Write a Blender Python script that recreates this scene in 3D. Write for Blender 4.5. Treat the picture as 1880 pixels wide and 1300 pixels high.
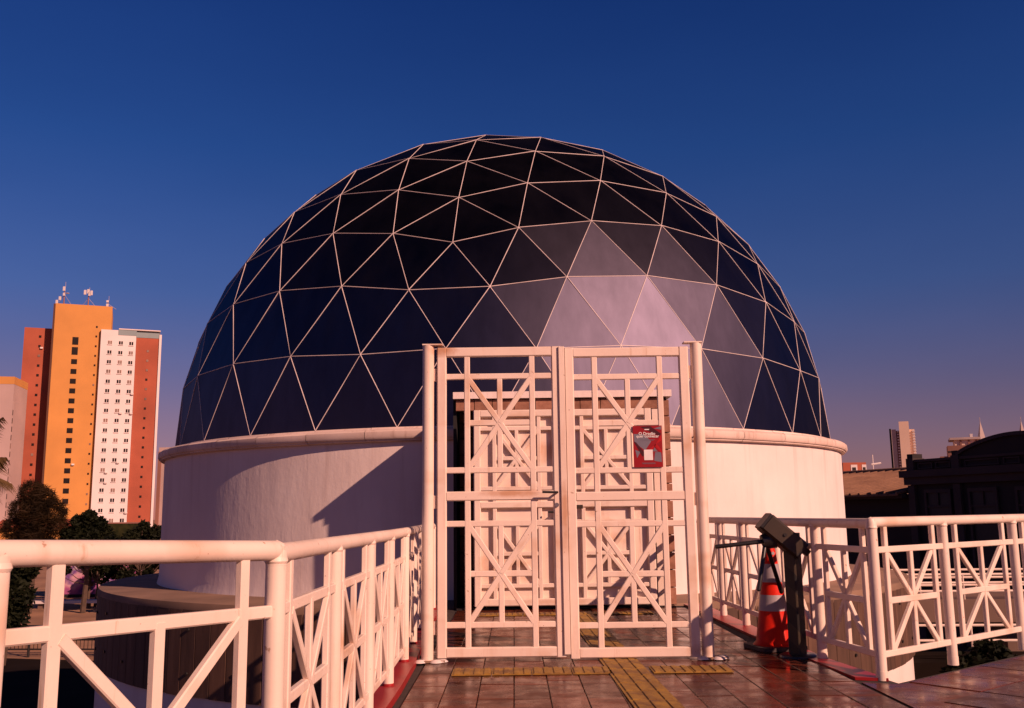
import bpy, math, random
from mathutils import Vector, Matrix
random.seed(7)
R = math.radians
scene = bpy.context.scene
for o in list(bpy.data.objects): bpy.data.objects.remove(o)
COL = scene.collection

# ------------------------------------------------------------------ camera
EYE = Vector((0, 0, 1.10))
PITCH = math.atan(294.0 / 1760.0); ROLL = -0.0127
cam_d = bpy.data.cameras.new('camera'); cam = bpy.data.objects.new('camera', cam_d); COL.objects.link(cam)
cam_d.sensor_width = 36.0; cam_d.lens = 1760.0 / 1880.0 * 36.0
cam_d.clip_start = 0.05; cam_d.clip_end = 9000
cam.matrix_world = Matrix.Translation(EYE) @ Matrix.Rotation(R(90) + PITCH, 4, 'X') @ Matrix.Rotation(ROLL, 4, 'Z')
scene.camera = cam

# ------------------------------------------------------------------ sky, sun, exposure
SUN_AZ, SUN_EL = R(132), R(28)          # azimuth clockwise from +Y
TO_SUN = Vector((math.sin(SUN_AZ) * math.cos(SUN_EL), math.cos(SUN_AZ) * math.cos(SUN_EL), math.sin(SUN_EL)))
world = bpy.data.worlds.new('World'); scene.world = world; world.use_nodes = True
wn = world.node_tree; wn.nodes.clear()
w_out = wn.nodes.new('ShaderNodeOutputWorld'); w_bg = wn.nodes.new('ShaderNodeBackground')
w_sky = wn.nodes.new('ShaderNodeTexSky'); w_sky.sky_type = 'NISHITA'; w_sky.sun_disc = False
w_sky.sun_elevation = SUN_EL; w_sky.sun_rotation = SUN_AZ
w_sky.air_density = 1.0; w_sky.dust_density = 0.1; w_sky.ozone_density = 2.0
w_tc = wn.nodes.new('ShaderNodeTexCoord'); w_sep = wn.nodes.new('ShaderNodeSeparateXYZ')
w_ramp = wn.nodes.new('ShaderNodeValToRGB'); w_mul = wn.nodes.new('ShaderNodeMix')
w_mul.data_type = 'RGBA'; w_mul.blend_type = 'MULTIPLY'; w_mul.inputs[0].default_value = 1.0
wn.links.new(w_tc.outputs['Generated'], w_sep.inputs[0]); wn.links.new(w_sep.outputs['Z'], w_ramp.inputs[0])
els = w_ramp.color_ramp.elements
SKY_TINT = [(0.0, (0.64, 0.26, 0.33, 1)), (0.10, (0.58, 0.305, 0.46, 1)), (0.22, (0.31, 0.365, 0.70, 1)), (0.36, (0.165, 0.345, 0.79, 1)), (0.52, (0.10, 0.265, 0.75, 1)), (0.75, (0.04, 0.07, 0.17, 1)), (1.0, (0.025, 0.04, 0.09, 1))]
els[0].position, els[0].color = SKY_TINT[0]; els[1].position, els[1].color = SKY_TINT[-1]
for p, c in SKY_TINT[1:-1]:
    e = els.new(p); e.color = c
wn.links.new(w_sky.outputs[0], w_mul.inputs[6]); wn.links.new(w_ramp.outputs[0], w_mul.inputs[7])
w_noise = wn.nodes.new('ShaderNodeTexNoise'); w_noise.inputs['Scale'].default_value = 2.6; w_noise.inputs['Detail'].default_value = 7
w_map = wn.nodes.new('ShaderNodeMapping'); w_map.inputs['Scale'].default_value = (1, 1, 3.5); wn.links.new(w_tc.outputs['Generated'], w_map.inputs[0]); wn.links.new(w_map.outputs[0], w_noise.inputs['Vector'])
w_r2 = wn.nodes.new('ShaderNodeValToRGB'); w_r2.color_ramp.elements[0].position = .3; w_r2.color_ramp.elements[0].color = (.95, .955, .96, 1); w_r2.color_ramp.elements[1].position = .72; w_r2.color_ramp.elements[1].color = (1.09, 1.05, 1.03, 1)
wn.links.new(w_noise.outputs[0], w_r2.inputs[0])
w_m2 = wn.nodes.new('ShaderNodeMix'); w_m2.data_type = 'RGBA'; w_m2.blend_type = 'MULTIPLY'; w_m2.inputs[0].default_value = 1.0
wn.links.new(w_mul.outputs[2], w_m2.inputs[6]); wn.links.new(w_r2.outputs[0], w_m2.inputs[7]); wn.links.new(w_m2.outputs[2], w_bg.inputs[0]); w_bg.inputs[1].default_value = 0.06
wn.links.new(w_bg.outputs[0], w_out.inputs[0])

sun_d = bpy.data.lights.new('sun', 'SUN'); sun = bpy.data.objects.new('sun', sun_d); COL.objects.link(sun)
sun_d.energy = 5.0; sun_d.angle = R(0.5); sun_d.color = (1.0, 0.57, 0.42)
sun.rotation_euler = (-TO_SUN).to_track_quat('-Z', 'Y').to_euler(); sun.location = (20, -20, 30)
vs = scene.view_settings
vs.view_transform = 'Standard'; vs.look = 'None'; vs.gamma = 1.0; vs.exposure = 0.25; vs.use_curve_mapping = False
scene.render.engine = 'CYCLES'

# ------------------------------------------------------------------ materials
class NT:
    def __init__(s, name):
        s.m = bpy.data.materials.new(name); s.m.use_nodes = True; s.t = s.m.node_tree
        s.b = s.t.nodes['Principled BSDF']; s.geo = None
    def n(s, kind, **kw):
        x = s.t.nodes.new(kind)
        for k, v in kw.items(): setattr(x, k, v)
        return x
    def l(s, a, b): s.t.links.new(a, b)
    def pos(s, scale=(1, 1, 1)):
        g = s.n('ShaderNodeNewGeometry'); m = s.n('ShaderNodeMapping'); m.inputs['Scale'].default_value = scale
        s.l(g.outputs['Position'], m.inputs[0]); return m.outputs[0]
    def noise(s, scale, detail=4, rough=.55, vec=None):
        x = s.n('ShaderNodeTexNoise'); x.inputs['Scale'].default_value = scale; x.inputs['Detail'].default_value = detail
        x.inputs['Roughness'].default_value = rough; s.l(vec if vec else s.pos(), x.inputs['Vector']); return x.outputs[0]
    def ramp(s, fac, stops):
        x = s.n('ShaderNodeValToRGB'); e = x.color_ramp.elements
        def c4(c): return (c[0], c[1], c[2], 1) if hasattr(c, '__len__') else (c, c, c, 1)
        e[0].position, e[0].color = stops[0][0], c4(stops[0][1]); e[1].position, e[1].color = stops[-1][0], c4(stops[-1][1])
        for p, c in stops[1:-1]:
            k = e.new(p); k.color = c4(c)
        s.l(fac, x.inputs[0]); return x.outputs[0]
    def mix(s, fac, a, b, mode='MIX'):
        x = s.n('ShaderNodeMix', data_type='RGBA', blend_type=mode)
        for i, v in ((0, fac), (6, a), (7, b)):
            if hasattr(v, 'is_output') or hasattr(v, 'links'): s.l(v, x.inputs[i])
            else: x.inputs[i].default_value = v if i == 0 else (v[0], v[1], v[2], 1)
        return x.outputs[2]
    def bump(s, h, strength=.3, dist=.01):
        x = s.n('ShaderNodeBump'); x.inputs['Strength'].default_value = strength; x.inputs['Distance'].default_value = dist
        s.l(h, x.inputs['Height']); s.l(x.outputs[0], s.b.inputs['Normal'])
    def rand(s): return s.n('ShaderNodeObjectInfo').outputs['Random']
    def col(s, c):
        if hasattr(c, 'links'): s.l(c, s.b.inputs['Base Color'])
        else: s.b.inputs['Base Color'].default_value = (c[0], c[1], c[2], 1)
    def rough(s, r):
        if hasattr(r, 'links'): s.l(r, s.b.inputs['Roughness'])
        else: s.b.inputs['Roughness'].default_value = r

M = {}
def plain(name, c, rough=.6, var=.25, scale=3.0, metal=0, bump=0, bscale=60):
    t = NT(name); n = t.noise(scale, 5)
    lo = [x * (1 - var) for x in c]; hi = [min(1, x * (1 + var)) for x in c]
    t.col(t.ramp(n, [(.3, lo), (.7, hi)])); t.rough(rough); t.b.inputs['Metallic'].default_value = metal
    if bump: t.bump(t.noise(bscale, 3), bump, .004)
    M[name] = t.m; return t.m

def build_materials():
    # painted steel of the gate and railings: cream paint, grime, rust-brown patches of their own shape
    t = NT('cream_paint')
    base = t.ramp(t.noise(2.2, 5), [(.3, (.71, .57, .475)), (.7, (.80, .66, .555))])
    streak = t.ramp(t.noise(1.0, 4, .6, t.pos((9, 9, 1.1))), [(.56, 0.0), (.78, .5)])
    c = t.mix(streak, base, (.60, .36, .24))
    spot = t.ramp(t.noise(22, 3, .5), [(.72, 0.0), (.76, .75)])
    c = t.mix(spot, c, (.33, .17, .09))
    patch = t.ramp(t.noise(1.7, 3, .5, t.pos((1, 1, 1.6))), [(.60, 0.0), (.78, .7)])
    c = t.mix(patch, c, (.50, .25, .11))
    run = t.ramp(t.noise(1.0, 5, .7, t.pos((24, 24, 1.4))), [(.62, 0.0), (.72, .55)]); c = t.mix(run, c, (.45, .24, .12))
    chip = t.ramp(t.noise(48, 4, .6), [(.70, 0.0), (.73, .8)]); c = t.mix(chip, c, (.25, .12, .07))
    for (px, py, pz), sc, am in (((-.02, 7.52, 1.262), (2.4, 1, 16), .75), ((.395, 7.5, 1.12), (17, 1, 2.3), .7), ((-.56, 7.52, 2.40), (5, 1, 9), .8), ((1.40, 7.52, .06), (5, 1, 12), .5), ((.5, 11.45, .09), (1.0, 1, 14), .4)):
        g = t.n('ShaderNodeNewGeometry'); su = t.n('ShaderNodeVectorMath', operation='SUBTRACT'); t.l(g.outputs['Position'], su.inputs[0]); su.inputs[1].default_value = (px, py, pz)
        mu = t.n('ShaderNodeVectorMath', operation='MULTIPLY'); t.l(su.outputs[0], mu.inputs[0]); mu.inputs[1].default_value = sc; ln = t.n('ShaderNodeVectorMath', operation='LENGTH'); t.l(mu.outputs[0], ln.inputs[0])
        ad = t.n('ShaderNodeMath', operation='MULTIPLY_ADD'); t.l(t.noise(14, 5, .6), ad.inputs[0]); ad.inputs[1].default_value = .7; t.l(ln.outputs['Value'], ad.inputs[2])
        c = t.mix(t.ramp(ad.outputs[0], [(.50, am), (1.35, 0.0)]), c, (.46, .21, .085))
    t.col(c); t.rough(t.ramp(t.noise(7, 4), [(.3, .38), (.7, .62)])); t.bump(t.noise(38, 4), .22, .003); M['cream_paint'] = t.m
    # rough rendered wall of the drum
    t = NT('white_render')
    c = t.ramp(t.noise(.9, 6), [(.3, (.72, .60, .555)), (.7, (.81, .70, .65))])
    st = t.ramp(t.noise(1.0, 5, .6, t.pos((2.6, 2.6, .35))), [(.52, 0.0), (.8, .45)])
    c = t.mix(st, c, (.55, .42, .37))
    sz = t.n('ShaderNodeSeparateXYZ'); t.l(t.pos(), sz.inputs[0])
    top = t.n('ShaderNodeMapRange'); t.l(sz.outputs[2], top.inputs[0]); top.inputs[1].default_value = .9; top.inputs[2].default_value = 2.0; top.inputs[3].default_value = 0; top.inputs[4].default_value = .9
    dr = t.ramp(t.noise(1.0, 5, .6, t.pos((7, 7, .25))), [(.58, 0.0), (.70, .32)]); dm = t.n('ShaderNodeMath', operation='MULTIPLY'); t.l(dr, dm.inputs[0]); t.l(top.outputs[0], dm.inputs[1])
    t.col(t.mix(dm.outputs[0], c, (.42, .29, .24))); t.rough(.85)
    h = t.n('ShaderNodeMath', operation='ADD'); sc = t.n('ShaderNodeMath', operation='MULTIPLY'); sc.inputs[1].default_value = .22; t.l(t.noise(15, 5), sc.inputs[0]); t.l(t.noise(1.0, 7, .62, t.pos((4.5, 4.5, 1.3))), h.inputs[0]); t.l(sc.outputs[0], h.inputs[1])
    t.bump(h.outputs[0], .26, .035); M['white_render'] = t.m
    t = NT('dark_glass')
    g = t.noise(1.6, 5, .6, t.pos((1, 1, .5)))
    t.col(t.ramp(g, [(.3, (.0008, .0007, .001)), (.75, (.004, .0035, .0045))]))
    t.rough(.3); t.b.inputs['Specular IOR Level'].default_value = .0
    t.b.inputs['Coat Weight'].default_value = .09; t.b.inputs['Coat Roughness'].default_value = .015; t.b.inputs['Coat IOR'].default_value = 1.45
    # film standing in for mirrored sky glow near the sun: broad soft lobe
    gl = t.n('ShaderNodeBsdfAnisotropic', distribution='BECKMANN'); sky_sheen = t.ramp(t.noise(2.3, 6, .65, t.pos((1.4, 1.4, .45))), [(.25, (.049, .044, .065)), (.75, (.073, .065, .096))])
    t.l(sky_sheen, gl.inputs['Color']); t.l(t.ramp(t.rand(), [(0, .45), (1, .50)]), gl.inputs['Roughness'])
    ad = t.n('ShaderNodeAddShader'); t.l(t.b.outputs[0], ad.inputs[0]); t.l(gl.outputs[0], ad.inputs[1]); t.l(ad.outputs[0], t.t.nodes['Material Output'].inputs['Surface'])
    M['dark_glass'] = t.m
    plain('glazing_metal', (.66, .55, .52), .5, .2, 3)
    # polished brown stone
    t = NT('brown_stone')
    v = t.noise(3.2, 8, .65, t.pos((1.0, 3.4, 1)))
    c = t.ramp(v, [(.25, (.044, .011, .006)), (.5, (.094, .025, .013)), (.72, (.140, .040, .021))])
    tint = t.ramp(t.rand(), [(0, (.55, .55, .56)), (.5, (1, .97, .95)), (1, (1.35, 1.22, 1.12))])
    c = t.mix(1.0, c, tint, 'MULTIPLY')
    blot = t.ramp(t.noise(4, 7, .72, t.pos((1, 2.2, 1))), [(.5, 0.0), (.66, .8)])
    t.col(t.mix(blot, c, (.045, .020, .015))); t.rough(t.ramp(t.noise(3.5, 6, .65), [(.35, .10), (.65, .42)]))
    t.b.inputs['Specular IOR Level'].default_value = .14; t.bump(t.noise(30, 3), .06, .003); M['brown_stone'] = t.m
    plain('joint_mortar', (.035, .025, .022), .9, .3, 10)
    t = NT('red_paint'); c = t.ramp(t.noise(4, 6), [(.3, (.25, .010, .012)), (.7, (.36, .018, .019))])
    w = t.ramp(t.noise(13, 5, .7), [(.62, 0.0), (.74, .5)]); t.col(t.mix(w, c, (.28, .12, .10))); t.rough(.38); M['red_paint'] = t.m
    t = NT('yellow_rubber'); c = t.ramp(t.noise(7, 6), [(.3, (.22, .115, .015)), (.7, (.38, .215, .03))])
    w = t.ramp(t.noise(6, 7, .72), [(.46, 0.0), (.64, .8)]); t.col(t.mix(w, c, (.12, .055, .022))); t.rough(.6); M['yellow_rubber'] = t.m
    t = NT('board'); c = t.ramp(t.noise(1, 6, .65, t.pos((7, 7, .9))), [(.25, (.045, .020, .012)), (.5, (.095, .046, .028)), (.75, (.150, .080, .050))])
    tint = t.ramp(t.rand(), [(0, (.7, .7, .7)), (1, (1.15, 1.1, 1.05))]); t.col(t.mix(1.0, c, tint, 'MULTIPLY'))
    t.rough(.75); t.bump(t.noise(1, 4, .6, t.pos((60, 60, 3))), .25, .004); M['board'] = t.m
    t = NT('clay_brick'); c = t.ramp(t.noise(9, 6, .65), [(.3, (.20, .085, .05)), (.7, (.38, .19, .12))])
    tint = t.ramp(t.rand(), [(0, (.75, .72, .7)), (1, (1.15, 1.1, 1.1))]); t.col(t.mix(1.0, c, tint, 'MULTIPLY')); t.rough(.8); t.bump(t.noise(40, 4), .3, .006); M['clay_brick'] = t.m
    plain('terrace_screed', (.22, .135, .09), .9, .25, 1.2, bump=.2)
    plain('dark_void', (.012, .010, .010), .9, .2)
    plain('black_metal', (.018, .016, .016), .38, .3, 5)
    plain('tan_metal', (.032, .020, .011), .45, .2, 6)
    plain('steel', (.45, .42, .40), .28, .1, 4, metal=.9)
    plain('cone_orange', (.58, .016, .005), .5, .15, 9)
    M['cone_orange'].node_tree.nodes['Principled BSDF'].inputs['Specular IOR Level'].default_value = .15
    plain('cone_white', (.32, .28, .30), .45, .12, 9)
    plain('cone_base', (.05, .03, .028), .7, .3, 9)
    # barrier stripes on the turnstile post
    t = NT('hazard_stripe'); g = t.pos((1, 0, 1)); s = t.n('ShaderNodeSeparateXYZ'); t.l(g, s.inputs[0])
    a = t.n('ShaderNodeMath', operation='MULTIPLY_ADD'); t.l(s.outputs[0], a.inputs[0]); a.inputs[1].default_value = 1.2; t.l(s.outputs[2], a.inputs[2])
    b = t.n('ShaderNodeMath', operation='MULTIPLY'); t.l(a.outputs[0], b.inputs[0]); b.inputs[1].default_value = 3.6
    f = t.n('ShaderNodeMath', operation='FRACT'); t.l(b.outputs[0], f.inputs[0])
    t.col(t.ramp(f.outputs[0], [(.50, (.006, .005, .004)), (.52, (.036, .024, .012))])); t.rough(.5); M['hazard_stripe'] = t.m
    # city
    plain('tower_brick', (.33, .080, .040), .85, .18, .12)
    plain('tower_ochre', (.53, .245, .062), .85, .10, .10)
    plain('tower_white', (.68, .62, .60), .85, .08, .10)
    plain('tower_grey', (.42, .31, .29), .85, .10, .10)
    plain('roof_teal', (.20, .26, .27), .6, .1, .2)
    plain('window_dark', (.012, .008, .008), .5, .3, .3); M['window_dark'].node_tree.nodes['Principled BSDF'].inputs['Specular IOR Level'].default_value = .15
    plain('window_blind', (.20, .12, .09), .5, .4, .5)
    plain('ledge_pale', (.66, .58, .55), .8, .1, .4)
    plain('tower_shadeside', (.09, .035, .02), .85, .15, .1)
    plain('far_cream', (.74, .55, .42), .85, .08, .1)
    plain('far_brown', (.26, .12, .09), .85, .12, .1)
    plain('spire_stone', (.42, .34, .32), .85, .12, .2)
    t = NT('roof_tile'); c = t.ramp(t.noise(1, 6, .6, t.pos((1.0, .4, 1.5))), [(.3, (.13, .062, .035)), (.7, (.24, .125, .07))]); t.col(c); t.rough(.9); t.bump(t.noise(9, 4), .5, .05); M['roof_tile'] = t.m
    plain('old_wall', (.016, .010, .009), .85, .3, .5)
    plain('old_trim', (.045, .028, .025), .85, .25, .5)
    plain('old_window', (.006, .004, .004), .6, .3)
    # ground and plants
    plain('plaza_paving', (.30, .16, .085), .9, .3, .35)
    plain('court_shade', (.014, .009, .007), 1.0, .35, .4); M['court_shade'].node_tree.nodes['Principled BSDF'].inputs['Specular IOR Level'].default_value = .05  # near-black: shade of the lower court put into the colour
    plain('ledge_concrete', (.16, .095, .07), .85, .2, 1.0)
    t = NT('graffiti'); n1 = t.noise(.55, 3, .5); n2 = t.n('ShaderNodeTexVoronoi'); n2.inputs['Scale'].default_value = .8; t.l(t.pos(), n2.inputs['Vector'])
    c = t.ramp(n1, [(.36, (.10, .035, .16)), (.46, (.42, .10, .26)), (.54, (.62, .34, .40)), (.62, (.14, .05, .24)), (.7, (.66, .52, .50))])
    ln = t.ramp(n2.outputs['Distance'], [(.10, 1.0), (.14, 0.0)]); t.col(t.mix(ln, c, (.03, .015, .03))); t.rough(.8); M['graffiti'] = t.m
    for nm, a, b in (('leaf_dark', (.004, .006, .002), (.012, .014, .005)), ('leaf_feathery', (.012, .007, .003), (.036, .020, .008)), ('leaf_palm', (.055, .030, .012), (.10, .060, .025)), ('leaf_mid', (.014, .018, .006), (.034, .034, .011))):
        t = NT(nm); t.col(t.ramp(t.noise(.9, 3), [(.35, a), (.65, b)])); t.rough(.7); t.b.inputs['Specular IOR Level'].default_value = .12; M[nm] = t.m
    plain('bark', (.075, .045, .030), .9, .3, 4)
    # poster inks
    for nm, c in (('poster_red', (.26, .004, .006)), ('poster_dark', (.055, .006, .008)), ('poster_grey', (.16, .15, .19)), ('poster_white', (.78, .74, .72)), ('poster_bright', (.40, .006, .006))):
        plain(nm, c, .35, .08, 8)
build_materials()

# ------------------------------------------------------------------ mesh helpers
class MB:
    def __init__(s): s.v = []; s.f = []
    def add(s, vs, fs):
        o = len(s.v); s.v += [tuple(x) for x in vs]; s.f += [tuple(i + o for i in f) for f in fs]; return s
    def box(s, x0, x1, y0, y1, z0, z1):
        return s.add([(x0, y0, z0), (x1, y0, z0), (x1, y1, z0), (x0, y1, z0), (x0, y0, z1), (x1, y0, z1), (x1, y1, z1), (x0, y1, z1)],
                     [(3, 2, 1, 0), (4, 5, 6, 7), (0, 1, 5, 4), (1, 2, 6, 5), (2, 3, 7, 6), (3, 0, 4, 7)])
    def obox(s, c, ax, ay, az, hx, hy, hz):
        c = Vector(c); P = [c + ax * (sx * hx) + ay * (sy * hy) + az * (sz * hz) for sz in (-1, 1) for sx, sy in ((-1, -1), (1, -1), (1, 1), (-1, 1))]
        return s.add(P, [(3, 2, 1, 0), (4, 5, 6, 7), (0, 1, 5, 4), (1, 2, 6, 5), (2, 3, 7, 6), (3, 0, 4, 7)])
    def bar(s, p0, p1, w, t, face, ch=None):
        """rectangular hollow-section bar with eased edges; face = the direction its broad side looks"""
        p0, p1 = Vector(p0), Vector(p1); d = (p1 - p0).normalized(); n = Vector(face); n = (n - d * n.dot(d)).normalized(); u = d.cross(n)
        ch = min(w, t) * .16 if ch is None else ch; a, b = w / 2, t / 2
        prof = [(a - ch, b), (-a + ch, b), (-a, b - ch), (-a, -b + ch), (-a + ch, -b), (a - ch, -b), (a, -b + ch), (a, b - ch)]
        vs = [p + u * x + n * y for p in (p0, p1) for x, y in prof]
        fs = [(i, (i + 1) % 8, 8 + (i + 1) % 8, 8 + i) for i in range(8)] + [tuple(range(7, -1, -1)), tuple(range(8, 16))]
        return s.add(vs, fs)
    def tube(s, pts, r, n=16, cap=True):
        """pipe through the points with mitred corners; r may be a list"""
        pts = [Vector(p) for p in pts]; rs = r if hasattr(r, '__len__') else [r] * len(pts); o = len(s.v); up = None
        for i, p in enumerate(pts):
            d0 = (p - pts[i - 1]).normalized() if i else (pts[1] - p).normalized()
            d1 = (pts[i + 1] - p).normalized() if i < len(pts) - 1 else d0
            t = (d0 + d1).normalized(); k = 1 / max(.4, t.dot(d0))
            if up is None: up = Vector((0, 0, 1)) if abs(t.z) < .9 else Vector((1, 0, 0))
            a = t.cross(up).normalized(); b = a.cross(t).normalized()
            bend = (d1 - d0); bend = bend.normalized() if bend.length > 1e-4 else None
            for j in range(n):
                q = 2 * math.pi * j / n; w = a * math.cos(q) + b * math.sin(q)
                if bend: w = w + bend * (w.dot(bend) * (k - 1))
                s.v.append(tuple(p + w * rs[i]))
        for i in range(len(pts) - 1):
            for j in range(n):
                A = o + i * n + j; B = o + i * n + (j + 1) % n; s.f.append((A, A + n, B + n, B))
        if cap:
            s.f.append(tuple(o + j for j in range(n))); e = o + (len(pts) - 1) * n; s.f.append(tuple(e + j for j in range(n - 1, -1, -1)))
        return s
    def lathe(s, prof, n=48, c=(0, 0, 0), a0=0, a1=2 * math.pi, close=True):
        o = len(s.v); m = len(prof); N = n if close else n + 1
        for i in range(N):
            q = a0 + (a1 - a0) * i / n
            for r, z in prof: s.v.append((c[0] + r * math.cos(q), c[1] + r * math.sin(q), c[2] + z))
        for i in range(n):
            k = (i + 1) % N
            for j in range(m - 1): s.f.append((o + i * m + j, o + k * m + j, o + k * m + j + 1, o + i * m + j + 1))
        return s
    def prism(s, poly, z0, z1):
        n = len(poly); o = len(s.v); s.v += [(x, y, z0) for x, y in poly] + [(x, y, z1) for x, y in poly]
        s.f += [tuple(o + i for i in range(n - 1, -1, -1)), tuple(o + n + i for i in range(n))]
        s.f += [(o + i, o + (i + 1) % n, o + n + (i + 1) % n, o + n + i) for i in range(n)]; return s
    def mesh(s, name, mat, smooth=False):
        me = bpy.data.meshes.new(name); me.from_pydata(s.v, [], s.f); me.materials.append(M[mat])
        if smooth:
            me.polygons.foreach_set('use_smooth', [True] * len(me.polygons)); me.set_sharp_from_angle(angle=R(38))
        me.update(); return me
def link(name, me, parent=None, loc=None, rot=None):
    o = bpy.data.objects.new(name, me); COL.objects.link(o)
    if parent is not None: o.parent = parent
    if loc is not None: o.location = loc
    if rot is not None: o.rotation_euler = rot
    return o
def part(name, mb, mat, parent=None, smooth=False): return link(name, mb.mesh(name, mat, smooth), parent)
def tag(o, label=None, cat=None, group=None, kind=None):
    for k, v in (('label', label), ('category', cat), ('group', group), ('kind', kind)):
        if v: o[k] = v
    return o
def thing(name, label, cat, group=None, loc=(0, 0, 0), rz=0):
    return tag(link(name, None, None, loc, (0, 0, rz)), label, cat, group)

# ------------------------------------------------------------------ ground and walkway
def build_ground():
    GZ = -4.5
    g = part('ground', MB().add([(-4000, -4000, GZ), (4000, -4000, GZ), (4000, 5000, GZ), (-4000, 5000, GZ)], [(0, 1, 2, 3)]), 'plaza_paving'); tag(g, kind='structure')
    c = part('lower_court_shade', MB().add([(-26, -6, GZ + .004), (60, -6, GZ + .004), (60, 46, GZ + .004), (-17, 40, GZ + .004), (-21, 41, GZ + .004)], [(0, 1, 2, 3, 4)]), 'court_shade'); tag(c, kind='structure')  # ground sheet with the court's shade painted in
build_ground()
GZ = -4.5

LEFT_POSTS = [(-1.78, 1.35), (-1.285, 2.42), (-.83, 3.41), (-.825, 4.48), (-.82, 5.50), (-.815, 6.36), (-.83, 7.38), (-.868, 8.38), (-.90, 9.38), (-.93, 10.38), (-.95, 11.35)]
RIGHT_POSTS = [(2.20, 11.55), (2.225, 10.554), (2.25, 9.641), (2.275, 8.50), (2.30, 7.468), (2.413, 6.591), (3.15, 7.185), (4.03, 7.90), (4.88, 8.60), (5.7, 9.3)]
def build_walkway():
    # slab
    left = [(x - .11, y) for x, y in LEFT_POSTS]
    poly = [(-3.0, -4.0), (8.5, -4.0), (8.5, 11.55), (5.75, 9.18), (2.48, 6.49), (2.33, 7.47), (2.26, 11.9)] + [(-1.06, 11.9)] + left[::-1]
    w = part('walkway', MB().prism(poly, -.05, -.014), 'joint_mortar'); tag(w, kind='structure')
    fas = part('fascia', MB().prism(poly, -.40, -.0505), 'white_render', w); fas.scale = (1.0, 1.0, 1.0)
    # main tiles, laid lengthwise in staggered columns
    tw, tl, g = .222, .50, .005
    mb = MB(); x0, x1, y0, y1 = g / 2, tw - g / 2, g / 2, tl - g / 2; e = .003
    mb.add([(x0, y0, -.013), (x1, y0, -.013), (x1, y1, -.013), (x0, y1, -.013), (x0, y0, -e), (x1, y0, -e), (x1, y1, -e), (x0, y1, -e),
            (x0 + e, y0 + e, 0), (x1 - e, y0 + e, 0), (x1 - e, y1 - e, 0), (x0 + e, y1 - e, 0)],
           [(0, 1, 5, 4), (1, 2, 6, 5), (2, 3, 7, 6), (3, 0, 4, 7), (4, 5, 9, 8), (5, 6, 10, 9), (6, 7, 11, 10), (7, 4, 8, 11), (8, 9, 10, 11)])
    tm = mb.mesh('tile', 'brown_stone'); far = MB(); n = 0
    x_left = -.68; ncol = 13
    for c in range(ncol):
        off = (.0, .21, .05, .02, .17, .03)[c % 6]
        for r in range(-17, 15):
            y = 5.02 + r * tl + off; x = x_left + c * tw
            if y + tl > 11.9: continue
            if y > 5.6 and x + tw > 2.235 - (y - 7) * .03: continue
            if y >= 4.95 and n < 235:
                t = link('tile', tm, w, (x, y, random.uniform(-.0022, .0005)), (random.uniform(-.0035, .0035), random.uniform(-.004, .004), 0)); n += 1
            else: far.add([(x + v[0], y + v[1], v[2]) for v in mb.v], mb.f)
    # bigger tiles of the forecourt, laid on the diagonal
    a = math.atan2(7.9 - 6.591, 4.03 - 2.413); s = .47; bm = MB(); h = s - .008
    bm.add([(0, 0, -.013), (h, 0, -.013), (h, h, -.013), (0, h, -.013), (0, 0, -e), (h, 0, -e), (h, h, -e), (0, h, -e), (e, e, 0), (h - e, e, 0), (h - e, h - e, 0), (e, h - e, 0)], mb.f)
    tb = bm.mesh('tile', 'brown_stone'); ca, sa = math.cos(a), math.sin(a)
    for i in range(-14, 10):
        for j in range(-20, 0):
            lx, ly = i * s, j * s - .03; X = 2.52 + lx * ca - ly * sa; Y = 6.50 + lx * sa + ly * ca
            cs = [(X + p * ca - q * sa, Y + p * sa + q * ca) for p in (0, s) for q in (0, s)]
            if min(x for x, y in cs) < x_left + ncol * tw + .002 or max(x for x, y in cs) > 7.5 or min(y for x, y in cs) < -3.5: continue
            if Y > 4.4 and X < 6.2: link('tile', tb, w, (X, Y, random.uniform(-.002, .0005)), (random.uniform(-.003, .003), random.uniform(-.003, .003), a))
            else: far.add([(X + v[0] * ca - v[1] * sa, Y + v[0] * sa + v[1] * ca, v[2]) for v in bm.v], bm.f)
    o = part('tile', far, 'brown_stone', w); o['kind'] = 'stuff'
    # in-fill between the straight columns and the diagonal field
    part('tile_border', MB().prism([(2.232, -3.5), (2.8, -3.5), (5.0, 2.0), (2.8, 6.55), (2.43, 6.42), (2.245, 6.5)], -.0135, -.006), 'brown_stone', w)
    # painted edge strips under the rails
    lp = [(x, y) for x, y in LEFT_POSTS[1:]]
    poly = [(x - .10, y) for x, y in lp] + [(-1.05, 11.9), (-.83, 11.9)] + [(x + .085, y) for x, y in lp[::-1]]
    k = part('red_edge_strip_left', MB().prism(poly, -.03, .035), 'red_paint'); tag(k, kind='structure')
    poly = [(2.245, 6.62), (2.44, 6.55), (2.33, 7.47), (2.26, 11.9), (2.03, 11.9), (2.11, 9.0), (2.20, 7.3)]
    k = part('red_edge_strip_right', MB().prism(poly, -.012, .008), 'red_paint'); tag(k, kind='structure')
build_walkway()

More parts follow.
